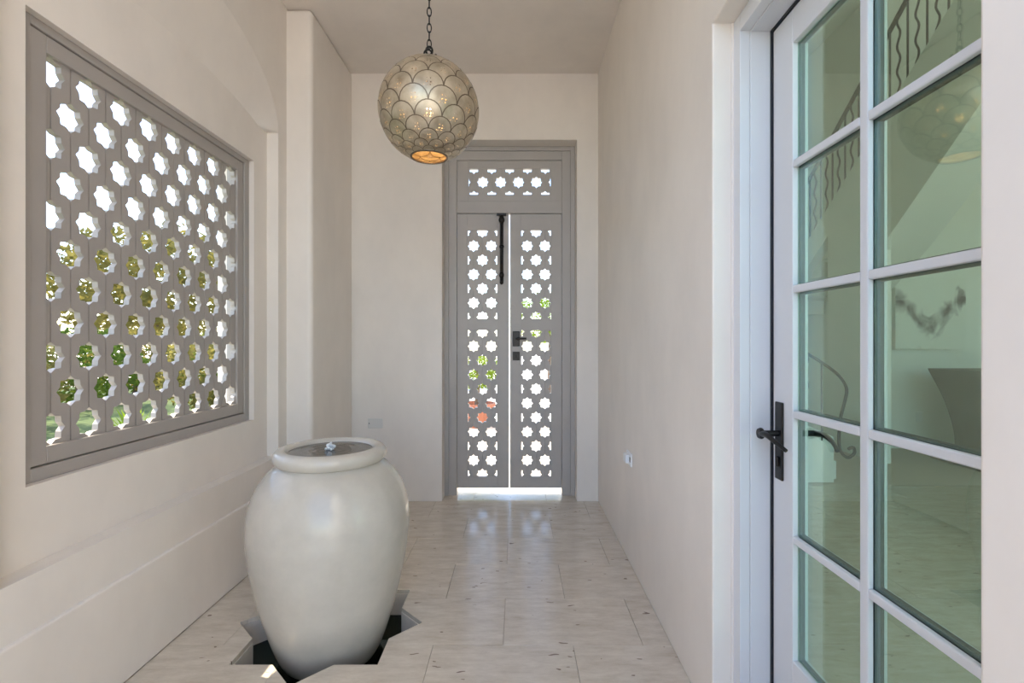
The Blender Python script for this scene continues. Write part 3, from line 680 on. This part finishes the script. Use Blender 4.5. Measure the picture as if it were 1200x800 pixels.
def plant(name, label, cat, loc, s, key, m, trunk=0, group=None):
    e = empty(name, loc); tag(e, label, cat, group)
    if (key, m) not in LMC:
        me = LM[key].copy(); me.materials.clear(); me.materials.append(M[m]); LMC[(key, m)] = me
    fo = link('foliage', LMC[(key, m)], None, e); fo['kind'] = 'stuff'; fo.scale = s; fo.location = (0, 0, trunk+s[2]*.84); fo.rotation_euler = (0, 0, random.uniform(0, 6))
    link('trunk', tube('trunk', [(0, 0, -.02), (.03*s[0], .02, (trunk+s[2])*.5), (0, 0, trunk+s[2])], [.05*s[0]+.02, .04*s[0]+.015, .015], 7), 'bark', e)
    return e
def spiky(name, label, loc, s, m, n=34, group=None):
    e = empty(name, loc); tag(e, label, 'plant', group)
    for i in range(n):
        a = i*2.399; tilt = .25+1.0*(i/n); L = s*random.uniform(.8, 1.1); pts = []
        v, f = [], []
        for k in range(6):
            t = k/5; r = L*t*math.sin(tilt*(.6+.6*t)); z = L*t*math.cos(tilt*(.5+.6*t)); wd = .05*s*(1-t)**.7*(.6+t)
            c = Vector((r*math.cos(a), r*math.sin(a), z)); q = Vector((-math.sin(a), math.cos(a), 0))*wd
            v += [c-q, c+q]
            if k: f.append((2*k-2, 2*k-1, 2*k+1, 2*k))
        me = bpy.data.meshes.new('leaf_blade'); me.from_pydata([tuple(x) for x in v], [], f)
        link('leaf_blade', me, m, e)
    return e
# garden seen through the pierced window
gi = 'shrubs in the garden beyond the window'
for i, (x, y, s, m) in enumerate([(-8.7, 4.6, 1.05, 'leaf'), (-7.4, 6.75, 1.1, 'leaf_olive'), (-8.2, 9.2, 1.2, 'leaf'), (-9.2, 11.9, 1.25, 'leaf_olive'), (-6.4, 11.3, 1.2, 'leaf'), (-5.2, 8.7, 1.1, 'leaf_olive'), (-10.6, 6.6, 1.1, 'leaf_dark'), (-3.6, 10.9, 1.1, 'leaf')]):
    plant('garden_shrub', {'leaf': 'rounded mid-green shrub in the garden beyond the window', 'leaf_olive': 'rounded olive-yellow shrub in the garden beyond the window', 'leaf_dark': 'dark green shrub in the garden beyond the window'}[m], 'shrub', (x, y, 0), (s, s, s*.8), 'shrub', m, 0, gi)
for i, (x, y, s, t, m) in enumerate([(-13.2, 10.2, 2.0, .5, 'leaf_olive'), (-12.2, 16.6, 3.0, 1.0, 'leaf_olive'), (-6.2, 16.2, 2.6, 1.0, 'leaf_olive'), (-19.0, 14.6, 2.7, .5, 'leaf'), (-13.4, 5.6, 1.9, .2, 'leaf')]):
    plant('garden_tree', {'leaf_olive': 'olive-yellow tree in the garden beyond the pierced window', 'leaf': 'green tree in the garden beyond the pierced window'}[m], 'tree', (x, y, 0), (s, s, s*.85), 'tree', m, t, 'trees beyond the pierced window')
for i, (x, y, s) in enumerate([(-3.5, 3.1, .52), (-3.4, 4.2, .55), (-3.5, 5.3, .55), (-3.3, 6.4, .55), (-4.7, 3.7, .52), (-4.6, 5.9, .55)]):
    spiky('spiky_plant', 'lime green spiky plant low in the garden bed below the window', (x, y, 0.01), s, 'leaf_lime', 34, 'spiky plants below the window')
tag(box('wall_garden', -16, -15.7, -8, 8.5, 0, 1.9, 'plaster_out'), 'white garden boundary wall beyond the shrubs', 'wall', kind='structure')
be = empty('garden_bench', (-6.2, 4.0, 0)); tag(be, 'dark garden bench with white cushions on the lawn', 'bench')
box('bench_base', -6.6, -5.8, 3.3, 5.0, .01, .36, 'wicker', be, .02); box('seat_cushion', -6.6, -5.78, 3.3, 5.0, .362, .50, 'cushion', be, .03); box('backrest', -6.82, -6.6, 3.3, 5.0, .01, .80, 'wicker', be, .03)
# forecourt seen through the carved doors
for i, (x, y, s, t, m) in enumerate([(-2.0, 9.6, .75, .0, 'leaf_lime'), (-.62, 7.6, .46, .22, 'leaf_lime'), (.75, 11.5, .95, 1.15, 'leaf_lime'), (2.2, 13, 1.1, .9, 'leaf_olive'), (-2.9, 14, 1.1, .8, 'leaf')]):
    plant('forecourt_shrub', ['lime green shrub on the forecourt beside the potted one', 'lime green shrub growing in the terracotta pot', 'small lime green tree outside the carved door with the lever', 'olive-yellow small tree on the far forecourt', 'mid-green small tree at the edge of the forecourt'][i], 'shrub', (x, y, 0 if i != 1 else .30), (s, s, s*.85), 'shrub', m, t)
po = empty('terracotta_pot', (-.62, 7.6, 0)); tag(po, 'terracotta pot holding a lime green shrub outside the carved doors', 'pot')
keep(po, link('pot_body', lathe('pot_body', [(.15, -.02), (.20, -.02), (.27, .30), (.27, .33), (.22, .33), (.20, .28), (.001, .28)], 32, (-.62, 7.6, 0)), 'terracotta', smooth=False))
keep(po, link('pot_rim', lathe('pot_rim', [(.262, .30), (.29, .305), (.29, .355), (.255, .355), (.255, .30)], 32, (-.62, 7.6, 0)), 'terracotta'))
